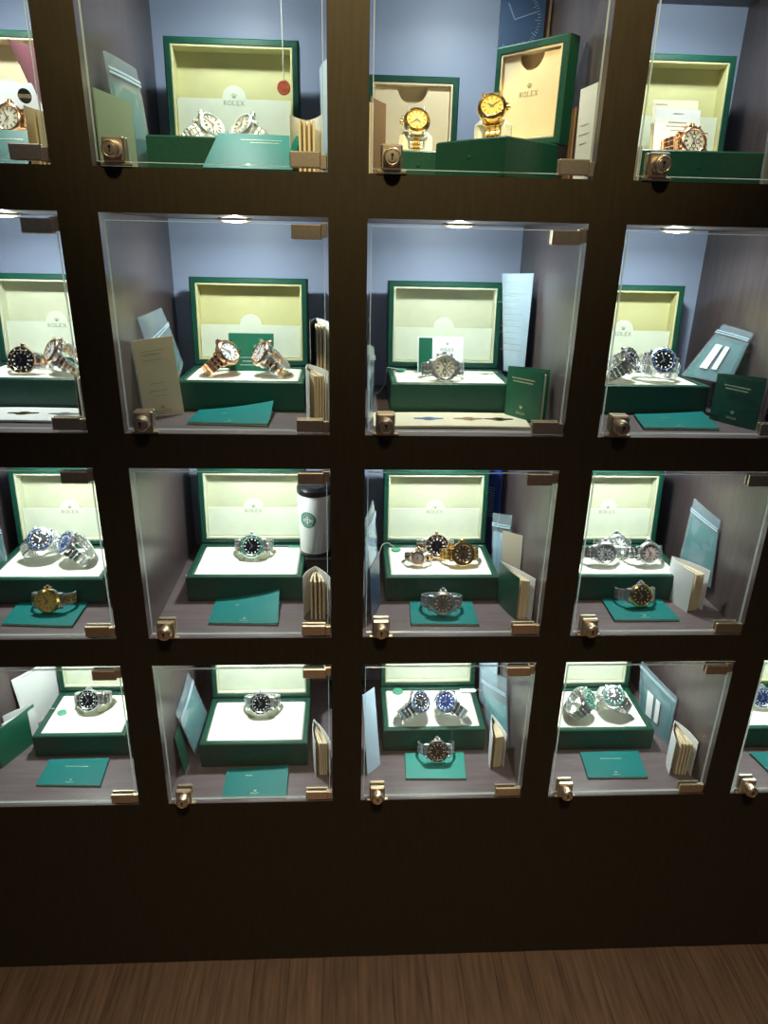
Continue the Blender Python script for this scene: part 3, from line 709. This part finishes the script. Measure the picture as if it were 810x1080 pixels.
rc=(1,3)
watch_box(rc,138,112,'open green watch box holding white cards and a rose-gold watch, top row right',lining=CREAM,flap='plain')
card(rc,[(104,240,134),(178,240,134),(178,222,50),(104,222,50)],'cream card behind the white letter in the top right box',CREAMP,.8,'card','card',lines=[(-.3,.92,.25)])
card(rc,[(105,226,120),(178,226,119),(178,212,50),(105,212,50)],'white printed letter leaning in the top right box behind the rose-gold watch',WHITE,.8,'letter_card','card',lines=[(0,.9,.2),(0,.72,.4),(0,.64,.5),(0,.56,.3)],mark=(.1,36,INK))
watch(rc,'rose_white',158,186,48,*poseA(6,14),'rose-gold watch with a pale dial and subdials in the top right box')
bag(rc,[(200,52,82),(262,74,84),(262,66,1),(200,46,1)],'clear bag with beige card at the top right edge of the picture',mat('beige_card',(.45,.35,.22),.6))
fan_booklet(rc,(11,120),[(4,45),(22,42)],46,'grey booklet low behind the lock of the top right cell',(WHITE,WHITE),2)

# ================================================================== SECOND ROW
rc=(2,0)
watch_box(rc,158,147,'open green box with two steel watches above picture brochure, second row left edge',lining=IVORY)
watch(rc,'two_tone_diver',138,184,48,*poseA(-4,16),'two-tone black-dial watch facing forward, second row left edge')
watch(rc,'steel_rose',186,186,48,*poseL(-1,(.66,-.58,.46),(-.70,-.42,-.55)),'steel watch turned sideways beside the black-dial watch, second row left edge')
def brochure(rc,Q,label,pics,lift=0):
    BL,TL,TR,BR=[Vector((*q,0)) for q in Q]; c=(BL+TL+TR+BR)/4
    t=thing('brochure',label,'brochure',at(rc,c.x,c.y,0),0,'open picture brochures'); BL,TL,TR,BR=[p-c for p in (BL,TL,TR,BR)]
    Z=Vector((0,0,3)); o=MB().sheet([TL+Z,TR+Z,BR+Z,BL+Z],2.8,12,1,0,1.2).build('pages',CREAMP if rc[1]==2 else WHITE,t)
    for u,v,mt in pics:
        p=(BL*(1-u)+BR*u)*(1-v)+(TL*(1-u)+TR*u)*v+Vector((0,0,3.2+4.8*u*(1-u)))
        m=MB(); m.ring([(11,0),(11,.25),(7,.25),(7,0)],28,'Z',p); m.lathe([(6.5,0),(6.5,.2),(0,.2)],20,'Z',p)
        for s in (-1,1):
            pts=[(p.x+s*(10+12*k/5),p.y-6*(k/5)**2*0-2+k*.6) for k in range(6)]
            m.prism([(p.x+s*10,p.y-5),(p.x+s*24,p.y-1),(p.x+s*24,p.y+5),(p.x+s*10,p.y+6)],p.z-.1,p.z+.2)
        m.build('printed_picture',mt,o,0)
    return t
brochure(rc,[(62,60),(60,140),(262,140),(282,54)],'open white brochure with printed watch pictures, second row left edge',[(.50,.5,GOLD),(.80,.5,DGREY)])
fan_booklet(rc,(272,92),[(276,40),(286,44)],78,'cream booklet standing at the right edge of the second row left cell',(CREAMP,CREAMP),2)

rc=(2,1)
watch_box(rc,150,143,'open green box with two rose-gold watches and a green card, second row',lining=CREAM,logo=False)
t,o,M,W,H=card(rc,[(116,262,112),(195,262,112),(195,248,48.5),(116,248,48.5)],'green and white warranty card standing in the box behind two rose-gold watches',GCOV,1,'warranty_card','card',nseg=1,ink=WHITE,lines=[(.1,.35,.7),(.1,.25,.6),(.1,.15,.7)])
m=MB(); maker_word(m,26,M@Matrix.Translation((W*.22,H*.62,0)),.3); crown_mark(m,7,M@Matrix.Translation((W*.22,H*.78,0)),.3); m.build('printed_emblem',GOLDINK,o,0)
watch(rc,'rose_side',128,194,48,*poseL(1,(.66,-.55,.50),(-.70,-.42,-.55)),'rose-gold watch turned right, left one of the second row pair')
watch(rc,'steel_rose',176,192,48,*poseL(-1,(.70,-.50,.48),(-.70,-.42,-.55)),'rose-gold and steel watch turned left, right one of the second row pair')
card(rc,[(2,78,121),(58,96,128),(61,120,1),(3,98,1)],'cream printed leaflet standing at left wall of the second row',CREAMP,.8,'leaflet','leaflet',lines=[(.05,.88,.6),(0,.83,.45),(0,.76,.5),(0,.45,.4),(-.05,.35,.5),(0,.28,.35)],mark=(.05,26,INK),bend=-2)
bag(rc,[(4,118,152),(22,190,160),(50,190,70),(28,150,1)],'clear zip bag with teal card behind the cream leaflet, second row',TEAL,cut=.5)
lying_booklet(rc,[(79,54),(82,132),(204,138),(204,45)],'teal booklet with lifted cover lying before the rose-gold pair',curl=16)
fan_booklet(rc,(262,118),[(268,48),(297,52)],84,'white booklet fanned open in the lower right corner, second row second column',(WHITE,WHITE),4)
fan_booklet(rc,(272,208),[(266,150),(297,142)],146,'tall cream booklet standing behind the fanned white one, second row second column',(BLACK,WHITE),3)

rc=(2,2)
watch_box(rc,150,145,'open green box with one white-dial chronograph and card, second row',lining=IVORY,logo=False)
t,o,M,W,H=card(rc,[(99,262,111),(181,262,111),(181,248,48.5),(99,248,48.5)],'white card with green left band standing behind the white-dial chronograph',WHITE,1,'warranty_card','card',nseg=1)
m=MB(); m.prism([(-W/2+2,2),(-W/2+W*.32,2),(-W/2+W*.32,H-2),(-W/2+2,H-2)],0,.3,0,M); m.build('green_band',GCOV,o,0)
m=MB(); maker_word(m,25,M@Matrix.Translation((W*.15,H*.62,0)),.3); crown_mark(m,7,M@Matrix.Translation((W*.15,H*.78,0)),.3); m.build('printed_emblem',INK,o,0)
watch(rc,'steel_chrono',138,170,48,*poseA(0,14),'steel chronograph with white dial standing alone before a white card')
brochure(rc,[(14,44),(16,132),(268,134),(260,46)],'cream brochure with printed watch pictures, second row third column',[(.36,.5,mat('blue_print',(.10,.16,.35),.5)),(.62,.5,BROWN),(.82,.5,ROSE)])
t,o,M,W,H=card(rc,[(248,292,219),(290,232,223),(284,212,60),(262,278,50)],'crumpled pale blue printed receipt leaning in right back corner, second row',BLUEP,.6,'receipt','paper',bend=10,lines=[(0,.9,.4)]+[(random.uniform(-.1,.1),.82-.06*i,random.uniform(.4,.75)) for i in range(11)])
fan_booklet(rc,(236,128),[(281,70),(296,92)],84,'green booklet standing open at the right wall beside the chronograph box',(GCOV,GCOV),4,WHITE,True,bow=3)
bag(rc,[(5,44,126),(16,118,112),(16,116,1),(6,42,1)],'clear empty plastic sleeve standing against the left wall, second row third column',BLUEP)
seal_tag(rc,(70,262,50.5),[(66,262,52),(56,266,53),(46,268,54),(44.5,270,44),(42,272,26),(34,276,10),(28,284,1.5)],'green tag with beaded cord hanging over the left box rim, chronograph box',SEALG,9)
flat_tag(rc,(226,252,48.5),30,9,20,'small cream swing tag on the cushion right of the chronograph',CREAMP)

rc=(2,3)
watch_box(rc,136,150,'open green box with two steel watches below a zip bag, second row right',lining=CREAM)
watch(rc,'black_diver',112,180,48,*poseL(1,(.62,-.62,.48),(-.72,-.45,-.5)),'steel watch turned right, left one of second row right pair')
watch(rc,'blue_black',165,180,48,*poseL(-1,(.10,-.86,.50),(-.85,.10,-.40)),'steel watch with blue bezel facing front, right one of second row right pair')
bag(rc,[(292,246,143),(296,152,139),(268,146,54),(228,238,53)],'zip bag with teal card and white strips leaning right of the second row box',TEAL,True)
fan_booklet(rc,(233,122),[(272,46),(296,84)],77,'dark green booklet standing open beside the second row right box',(DKGREEN,GCOV),4,PAPER,True,bow=3)
lying_booklet(rc,[(89,45),(108,134),(228,138),(212,44)],'teal booklet lying flat before the second row right box',curl=5)

# ================================================================== THIRD ROW
rc=(3,0)
watch_box(rc,142,118,'open green box holding two black-dial watches, third row left edge',lining=IVORY)
watch(rc,'black_jubilee',118,186,48,*poseL(1,(.26,-.66,.70),(-.85,-.25,-.42)),'black-dial watch with bracelet trailing left, third row left edge')
watch(rc,'blue_diver',162,178,48,*poseL(-1,(.60,-.50,.62),(-.70,-.40,-.55)),'blue-dial watch turned left beside the trailing bracelet watch, third row left')
lying_booklet(rc,[(96,44),(93,120),(215,122),(216,36)],'teal booklet lying under the champagne-dial watch, third row left edge',marks=False)
watch(rc,'gold_jubilee',163,74,4.2,*poseA(0,16),'champagne-dial two-tone watch standing on a teal booklet, third row left edge',group='watches on booklets')
bag(rc,[(10,170,118),(46,196,128),(52,190,1),(16,164,1)],'zip bag with teal card standing left of the third row left box',TEAL)

rc=(3,1)
watch_box(rc,141,126,'open green box with one green-bezel watch beside white tumbler, third row',lining=IVORY)
watch_stand(rc,146,218,48.2,'cream C-shaped stand under the green-bezel watch beside tumbler')
watch(rc,'green_diver',147,194,50,*poseA(0,20),'steel watch with green bezel alone in the box beside the white tumbler')
lying_booklet(rc,[(89,43),(88,125),(203,128),(208,39)],'teal booklet with lifted corner lying in the cell of the white tumbler',curl=22)
fan_booklet(rc,(269,106),[(250,62),(297,60)],80,'white booklet fanned open below the white tumbler',(WHITE,WHITE),4)
flat_tag(rc,(222,262,48.5),26,14,5,'small green swing tag on the cushion beside the white tumbler',SEALG)
seal_tag(rc,(24,246,1),[(22,240,3),(12,226,2),(20,214,2),(30,220,2),(33,236,4)],'green tag with loose cord on the shelf left of the green-bezel watch box',SEALG,9)
t=thing('black_case','plain black case standing under the white tumbler','case',at(rc,272,226,0))
MB().box(-25,26.5,-36,36,0,50,b=1.5).build('case_body',BLACK,t); MB().box(-25,26.5,-36,36,50.4,54,b=1.2).build('case_lid',BLACK,t)
t=thing('tumbler','white coffee tumbler with black lid and round green emblem','tumbler',at(rc,265,226,54.4))
MB().lathe([(27,0),(28,2),(29,4),(33,122),(32.5,123.5),(0,123.5)],48,'Z').build('cup_body',WHITE,t)
MB().lathe([(28.2,0),(29.2,1),(29.4,6),(28.5,7)],48,'Z').build('base_ring',BLACK,t)
MB().lathe([(33.4,122),(34,123.5),(34,132),(32.6,134),(31,138),(28,139),(27,136),(0,136)],48,'Z').build('cup_lid',BLACK,t)
def wrap(m,rr,zc,off,th0=-90-24):
    out=[]
    for p in m.v:
        a=R(th0)+p.x/31.0; q=cup_r(zc+p.y)+p.z; out.append(Vector((q*math.cos(a),q*math.sin(a),zc+p.y)))
    m.v=out; return m
def cup_r(z): return 29+(z-4)*4/118
g=MB(); 
n=40
# emblem: green disc with white ring, crowned wavy figure abstracted into pale shapes
for r0,r1,mi in ((0,10.2,1),(10.2,11,2),(11,16,1)):
    for i in range(n):
        a0,a1=2*PI*i/n,2*PI*(i+1)/n
        q=[(r0*math.cos(a0),r0*math.sin(a0)),(r1*math.cos(a0),r1*math.sin(a0)),(r1*math.cos(a1),r1*math.sin(a1)),(r0*math.cos(a1),r0*math.sin(a1))]
        g.add([(x,y,.35 if mi==1 else .45) for x,y in q],[(0,1,2,3)],mi-1)
wrap(g,0,76,0); em=g.build('emblem',[mat('coffee_green',(.01,.20,.11),.5),WHITE],t,0)
g=MB()
for s in (-1,1):
    for k in range(4): 
        x0=s*(3+k*1.7); g.add([(x0,6-k*1.5,.6),(x0+s*.9,6-k*1.5,.6),(x0+s*1.4,-6+k*1.2,.6),(x0+s*.4,-6+k*1.2,.6)],[(0,1,2,3)])
g.add([(2.2*math.cos(i*PI/8),1.5+2.8*math.sin(i*PI/8),.6) for i in range(16)],[list(range(16))])
g.add([(-2.5,5,.6),(-2.8,8,.6),(-1.2,6.4,.6),(0,9,.6),(1.2,6.4,.6),(2.8,8,.6),(2.5,5,.6)],[list(range(7))])
g.add([(-2.4,-2,.6),(2.4,-2,.6),(1.4,-8.5,.6),(-1.4,-8.5,.6)],[(0,1,2,3)])
wrap(g,0,76,0).build('emblem_figure',WHITE,em,0)
def ring_text(word,r,a0,a1,h,parent,mt):
    cu=bpy.data.curves.new('lettering','FONT'); cu.size=h; cu.align_x='CENTER'
    g=MB()
    for i,ch in enumerate(word):
        cu.body=ch; tmp=bpy.data.objects.new('lettering',cu); COL.objects.link(tmp); dg=bpy.context.evaluated_depsgraph_get(); dg.update()
        me=bpy.data.meshes.new_from_object(tmp.evaluated_get(dg)); bpy.data.objects.remove(tmp)
        a=R(a0+(a1-a0)*(i+.5)/len(word)); up=1 if a0>a1 else -1
        c,s=math.cos(a-up*PI/2),math.sin(a-up*PI/2)
        vs=[]
        for v in me.vertices:
            x,y=v.co.x,v.co.y-h*.35
            vs.append((r*math.cos(a)+x*c-y*s, r*math.sin(a)+x*s+y*c,.7))
        g.add(vs,[list(p.vertices) for p in me.polygons]); bpy.data.meshes.remove(me)
    bpy.data.curves.remove(cu)
    wrap(g,0,76,0).build('lettering',mt,parent,0)
ring_text('STARBUCKS',13.5,165,15,3.4,em,WHITE); ring_text('COFFEE',13.5,230,310,3.4,em,WHITE)

rc=(3,2)
watch_box(rc,148,123,'open green box holding three watches, third row third column',lining=IVORY,tilt=3)
watch(rc,'two_tone_diver',145,198,48,*poseA(0,20),'two-tone black-bezel watch, rearmost of three in its box')
watch(rc,'two_tone_small',105,163,48,*poseA(-10,20),'small two-tone watch with pale dial, front left of three in the box',sc=.78)
watch(rc,'brown_gold',190,163,48,*poseA(6,20),'yellow gold watch with brown bezel, front right of three in the box')
lying_booklet(rc,[(84,36),(88,115),(202,114),(202,33)],'teal booklet lying under a grey-dial steel watch, third row',marks=False)
watch(rc,'steel_grey',141,58,4.2,*poseA(-3,16),'steel watch with grey dial standing on teal booklet, third row',group='watches on booklets')
seal_tag(rc,(70,242,48.8),[(66,250,52),(54,262,55),(43,262,50),(38,256,34),(40,248,28)],'green tag with looped cord on the left rim of the three-watch box',SEALG,9)
flat_tag(rc,(222,250,48.5),32,10,25,'pale blue swing tag on the cushion right of three watches',BLUEP)
t,o,M,W,H=card(rc,[(256,352,206),(284,318,206),(284,316,1),(256,350,1)],'royal blue book standing behind the three-watch box at right',BLUE,6,'catalogue_book','book',nseg=1)
m=MB()
for i in range(13): m.prism([(-W*.3,H*.40+i*5.2),(W*.18,H*.40+i*5.2+2),(W*.18,H*.40+i*5.2+4),(-W*.3,H*.40+i*5.2+2)],0,.3,0,M)
m.prism([(-.1*W,H*.92),(.12*W,H*.92),(.05*W,H*.95),(-.12*W,H*.95)],0,.3,0,M); m.build('printed_lines',BLUEP,o,0)
bag(rc,[(258,248,126),(287,214,134),(289,206,2),(262,236,2)],'crumpled clear bag standing before the royal blue book',BLUEP,cut=.3)
card(rc,[(268,196,110),(297.5,158,116),(297.5,152,1),(272,188,1)],'brown kraft envelope standing at the right wall before the royal blue book',mat('kraft',(.42,.36,.28),.7),1.5,'envelope','envelope')
fan_booklet(rc,(250,122),[(270,54),(297,50)],82,'booklet with dark cover standing open at right of the three-watch box',(DKGREEN,WHITE),4,PAPER,bow=3)
bag(rc,[(5,62,190),(20,150,188),(36,150,1.5),(6,56,1.5)],'clear bag with pale papers leaning on left wall, third row third column',BLUEP,cut=.2)
card(rc,[(12,44,104),(30,112,108),(34,110,1),(16,42,1)],'dark blue card standing before the pale papers at left wall, third row',DKBLUE,1,'card','card')

rc=(3,3)
watch_box(rc,147,124,'open green box with three pale-dial watches, third row right',lining=IVORY)
watch(rc,'steel_white',145,199,48,*poseA(0,22),'white-dial steel watch, rearmost of three in the third row right box')
watch(rc,'steel_silver',108,162,48,*poseA(-5,22),'silver-dial steel watch, front left of three in third row right box')
watch(rc,'steel_pink',194,162,48,*poseA(4,22),'pinkish-dial steel watch, front right of three in third row right box')
lying_booklet(rc,[(93,45),(96,124),(208,123),(211,45)],'teal booklet lying under a brown-dial gold-rimmed watch',marks=True)
watch(rc,'gold_rim_brown',154,84,4.2,*poseA(2,16),'gold-rimmed brown-dial watch standing on a teal booklet, third row right',group='watches on booklets')
bag(rc,[(279,204,174),(296.5,132,158),(290,108,34),(268,196,34)],'zip bag with teal card leaning at right wall above a fanned booklet',TEAL)
fan_booklet(rc,(227,146),[(238,76),(270,84)],80,'white booklet fanned open below the zip bag, third row right',(WHITE,WHITE),4)

# ================================================================== BOTTOM ROW
rc=(4,0)
watch_box(rc,152,130,'open green box with one black-dial watch, bottom row left edge',w=180,lining=IVORY)
watch(rc,'black_diver',150,198,50,*poseA(0,24),'steel black-bezel watch alone in the box at the bottom left')
watch_stand(rc,152,222,48.2,'cream C-shaped stand under the bottom left watch')
seal_tag(rc,(92,204,48.8),[(84,206,51),(72,214,52),(60,214,50),(54,208,36),(52,204,22)],'pale green round tag with cord in the bottom left box',SEALG,9)
lying_booklet(rc,[(95,50),(94,118),(209,120),(215,45)],'teal booklet lying flat before the bottom left box')
card(rc,[(2.5,206,128),(54,300,124),(56,292,1),(12,212,1)],'white sheet leaning at the left wall, bottom row left edge',WHITE,1,'paper_sheet','paper',lines=[(0,.93,.7)],bend=2)
fan_booklet(rc,(46,188),[(3,150),(9,100)],84,'green booklet standing open at the left wall, bottom row left edge',(WHITE,GCOV),2,WHITE,bow=2)
fan_booklet(rc,(276,128),[(274,70),(296,74)],60,'cream booklet standing at the right wall, bottom row left edge',(CREAMP,CREAMP),2)

rc=(4,1)
watch_box(rc,145,93,'open green box with single black-bezel watch, bottom row second column',hb=56,lining=IVORY)
watch(rc,'black_diver',151,172,56,*poseA(0,24),'steel black-bezel watch alone in the bottom row second column box')
watch_stand(rc,151,196,54.2,'cream C-shaped stand under the bottom row second column watch')
bag(rc,[(4,206,142),(3,100,124),(26,118,1),(38,226,2)][::-1] and [(3,100,124),(4,206,142),(40,222,2),(30,116,2)],'zip bag with teal card leaning on left wall, bottom row second column',TEAL)
card(rc,[(2.5,72,90),(3,112,92),(16,112,1),(14,74,1)],'dark card leaning on the left wall before the zip bag, bottom row',DKGREEN,1.2,'card','card')
lying_booklet(rc,[(95,10),(94,84),(212,86),(214,10)],'teal booklet lying before the bottom row second column box',curl=6)
fan_booklet(rc,(260,130),[(266,64),(295,62)],82,'white booklet fanned open at the right wall, bottom row second column',(WHITE,WHITE),4)

rc=(4,2)
watch_box(rc,151,130,'open green box with two watches and a green seal, bottom row',hb=54,lining=IVORY)
watch(rc,'blue_black',124,158,52,*poseL(1,(.48,-.52,.70),(-.82,-.38,-.42)),'blue-bezel watch trailing left, left one of the bottom row third column pair')
watch(rc,'blue_diver',173,158,52,*poseL(-1,(.48,-.52,.70),(-.82,-.38,-.42)),'blue-dial watch trailing right, right one of the bottom row third column pair')
seal_tag(rc,(84,258,52.8),[(94,254,54),(104,250,54),(112,244,54)],'green round seal on the cushion above two watches, bottom row',SEALG,11)
flat_tag(rc,(238,256,54.8),36,13,0,'white swing tag lying on the rim beside the bottom row pair',WHITE)
lying_booklet(rc,[(88,50),(91,120),(211,121),(204,47)],'pale teal booklet lying under a gold-dial bezel watch, bottom row',cov=mat('light_teal_cover',(.03,.28,.24),.45),marks=False)
watch(rc,'bronze_bezel',152,86,4.2,*poseA(0,22),'steel watch with brown dial and bezel standing on a teal booklet, bottom row',group='watches on booklets')
card(rc,[(4,118,148),(30,196,110),(40,92,1),(14,64,1)],'pale blue sheet leaning at the left wall, bottom row third column',BLUEP,1,'paper_sheet','paper',bend=1)
bag(rc,[(258,238,128),(294,160,152),(294,100,40),(268,190,30)],'clear bag with teal wallet leaning at the right wall, bottom row third column',mat('teal_wallet',(.12,.36,.36),.4),cut=.45)
card(rc,[(262,300,150),(293,240,158),(296,232,1),(272,292,1)],'pale blue envelope standing behind the clear bag, bottom row third column',BLUEP,1.5,'envelope','envelope')
fan_booklet(rc,(266,142),[(256,76),(284,80)],80,'white booklet standing nearly closed at right wall, bottom row third column',(WHITE,WHITE),4,bow=2)

rc=(4,3)
watch_box(rc,146,126,'open green box with two green-dial watches, bottom row right',lining=IVORY)
watch(rc,'green_green',124,166,48,*poseL(1,(.60,-.44,.66),(-.62,-.58,-.50)),'green-bezel watch turned right, left one of the bottom row right pair')
watch(rc,'green_diver',173,168,48,*poseL(-1,(.24,-.52,.80),(-.78,-.36,-.48)),'green-bezel watch trailing right, right one of the bottom row right pair')
bag(rc,[(268,270,118),(297,150,108),(290,136,1),(262,230,4)],'zip case with green card leaning at the right wall, bottom row right',TEAL,True,cut=.1)
lying_booklet(rc,[(91,43),(97,115),(219,119),(209,42)],'teal booklet lying flat before the bottom row right box')
fan_booklet(rc,(280,112),[(256,52),(297,46)],82,'white booklet fanned wide open, bottom row right',(WHITE,WHITE),4)

rc=(4,4)
watch_box(rc,176,125,'open green box at the right picture edge, bottom row',lining=CREAM)
watch(rc,'blue_diver',154,186,48,*poseA(-5,22),'blue-bezel watch at the right picture edge, bottom row')
lying_booklet(rc,[(110,28),(96,106),(216,110),(226,30)],'teal booklet lying at the right picture edge, bottom row')

# ------------------------------------------------------------------ light, world, camera
def area(nm,loc,target,size,energy,col,spread=180):
    ld=bpy.data.lights.new(nm,'AREA'); ld.shape='DISK'; ld.size=size; ld.energy=energy; ld.color=col; ld.spread=R(spread)
    o=bpy.data.objects.new(nm,ld); COL.objects.link(o); o.location=loc; d=Vector(target)-Vector(loc); o.rotation_mode='QUATERNION'; o.rotation_quaternion=d.to_track_quat('-Z','Y'); return o
sp=bpy.data.lights.new('ceiling_spot','SPOT'); sp.energy=300; sp.color=(1,.80,.42); sp.spot_size=R(56); sp.spot_blend=1; sp.shadow_soft_size=.06
so=bpy.data.objects.new('ceiling_spot',sp); COL.objects.link(so); so.location=(.30,-1.1,2.75); so.rotation_mode='QUATERNION'
so.rotation_quaternion=(Vector((.35,0,2.12))-Vector(so.location)).to_track_quat('-Z','Y')
area('ceiling_lamp',(.45,-1.3,2.9),(.45,-1.0,0),.4,10.5,(1,.80,.58),70)
w=bpy.data.worlds.new('room_glow'); S.world=w; w.use_nodes=True
w.node_tree.nodes['Background'].inputs[0].default_value=(.50,.62,.95,1); w.node_tree.nodes['Background'].inputs[1].default_value=.035

cam=bpy.data.cameras.new('camera'); co=bpy.data.objects.new('camera',cam); COL.objects.link(co); S.camera=co
p,y,r=.3769,-.0553,.0227
cp,s_p=math.cos(p),math.sin(p); cy,sy=math.cos(y),math.sin(y); cr,sr=math.cos(r),math.sin(r)
f=Vector((-sy*cp,cy*cp,-s_p)); rt=Vector((cy,sy,0)); up=rt.cross(f)
X=cr*rt+sr*up; Yv=-sr*rt+cr*up
M=Matrix((X,Yv,-f)).transposed().to_4x4(); M.translation=Vector((1.0917*.3,-3.3591*.3,(.9713+3.675)*.3)); co.matrix_world=M
cam.sensor_fit='VERTICAL'; cam.sensor_height=36; cam.lens=734.99/1080*36; cam.clip_start=.02
S.view_settings.view_transform='Standard'; S.view_settings.look='None'; S.view_settings.gamma=1; S.view_settings.use_curve_mapping=False
S.view_settings.exposure=0
S.cycles.transparent_max_bounces=24
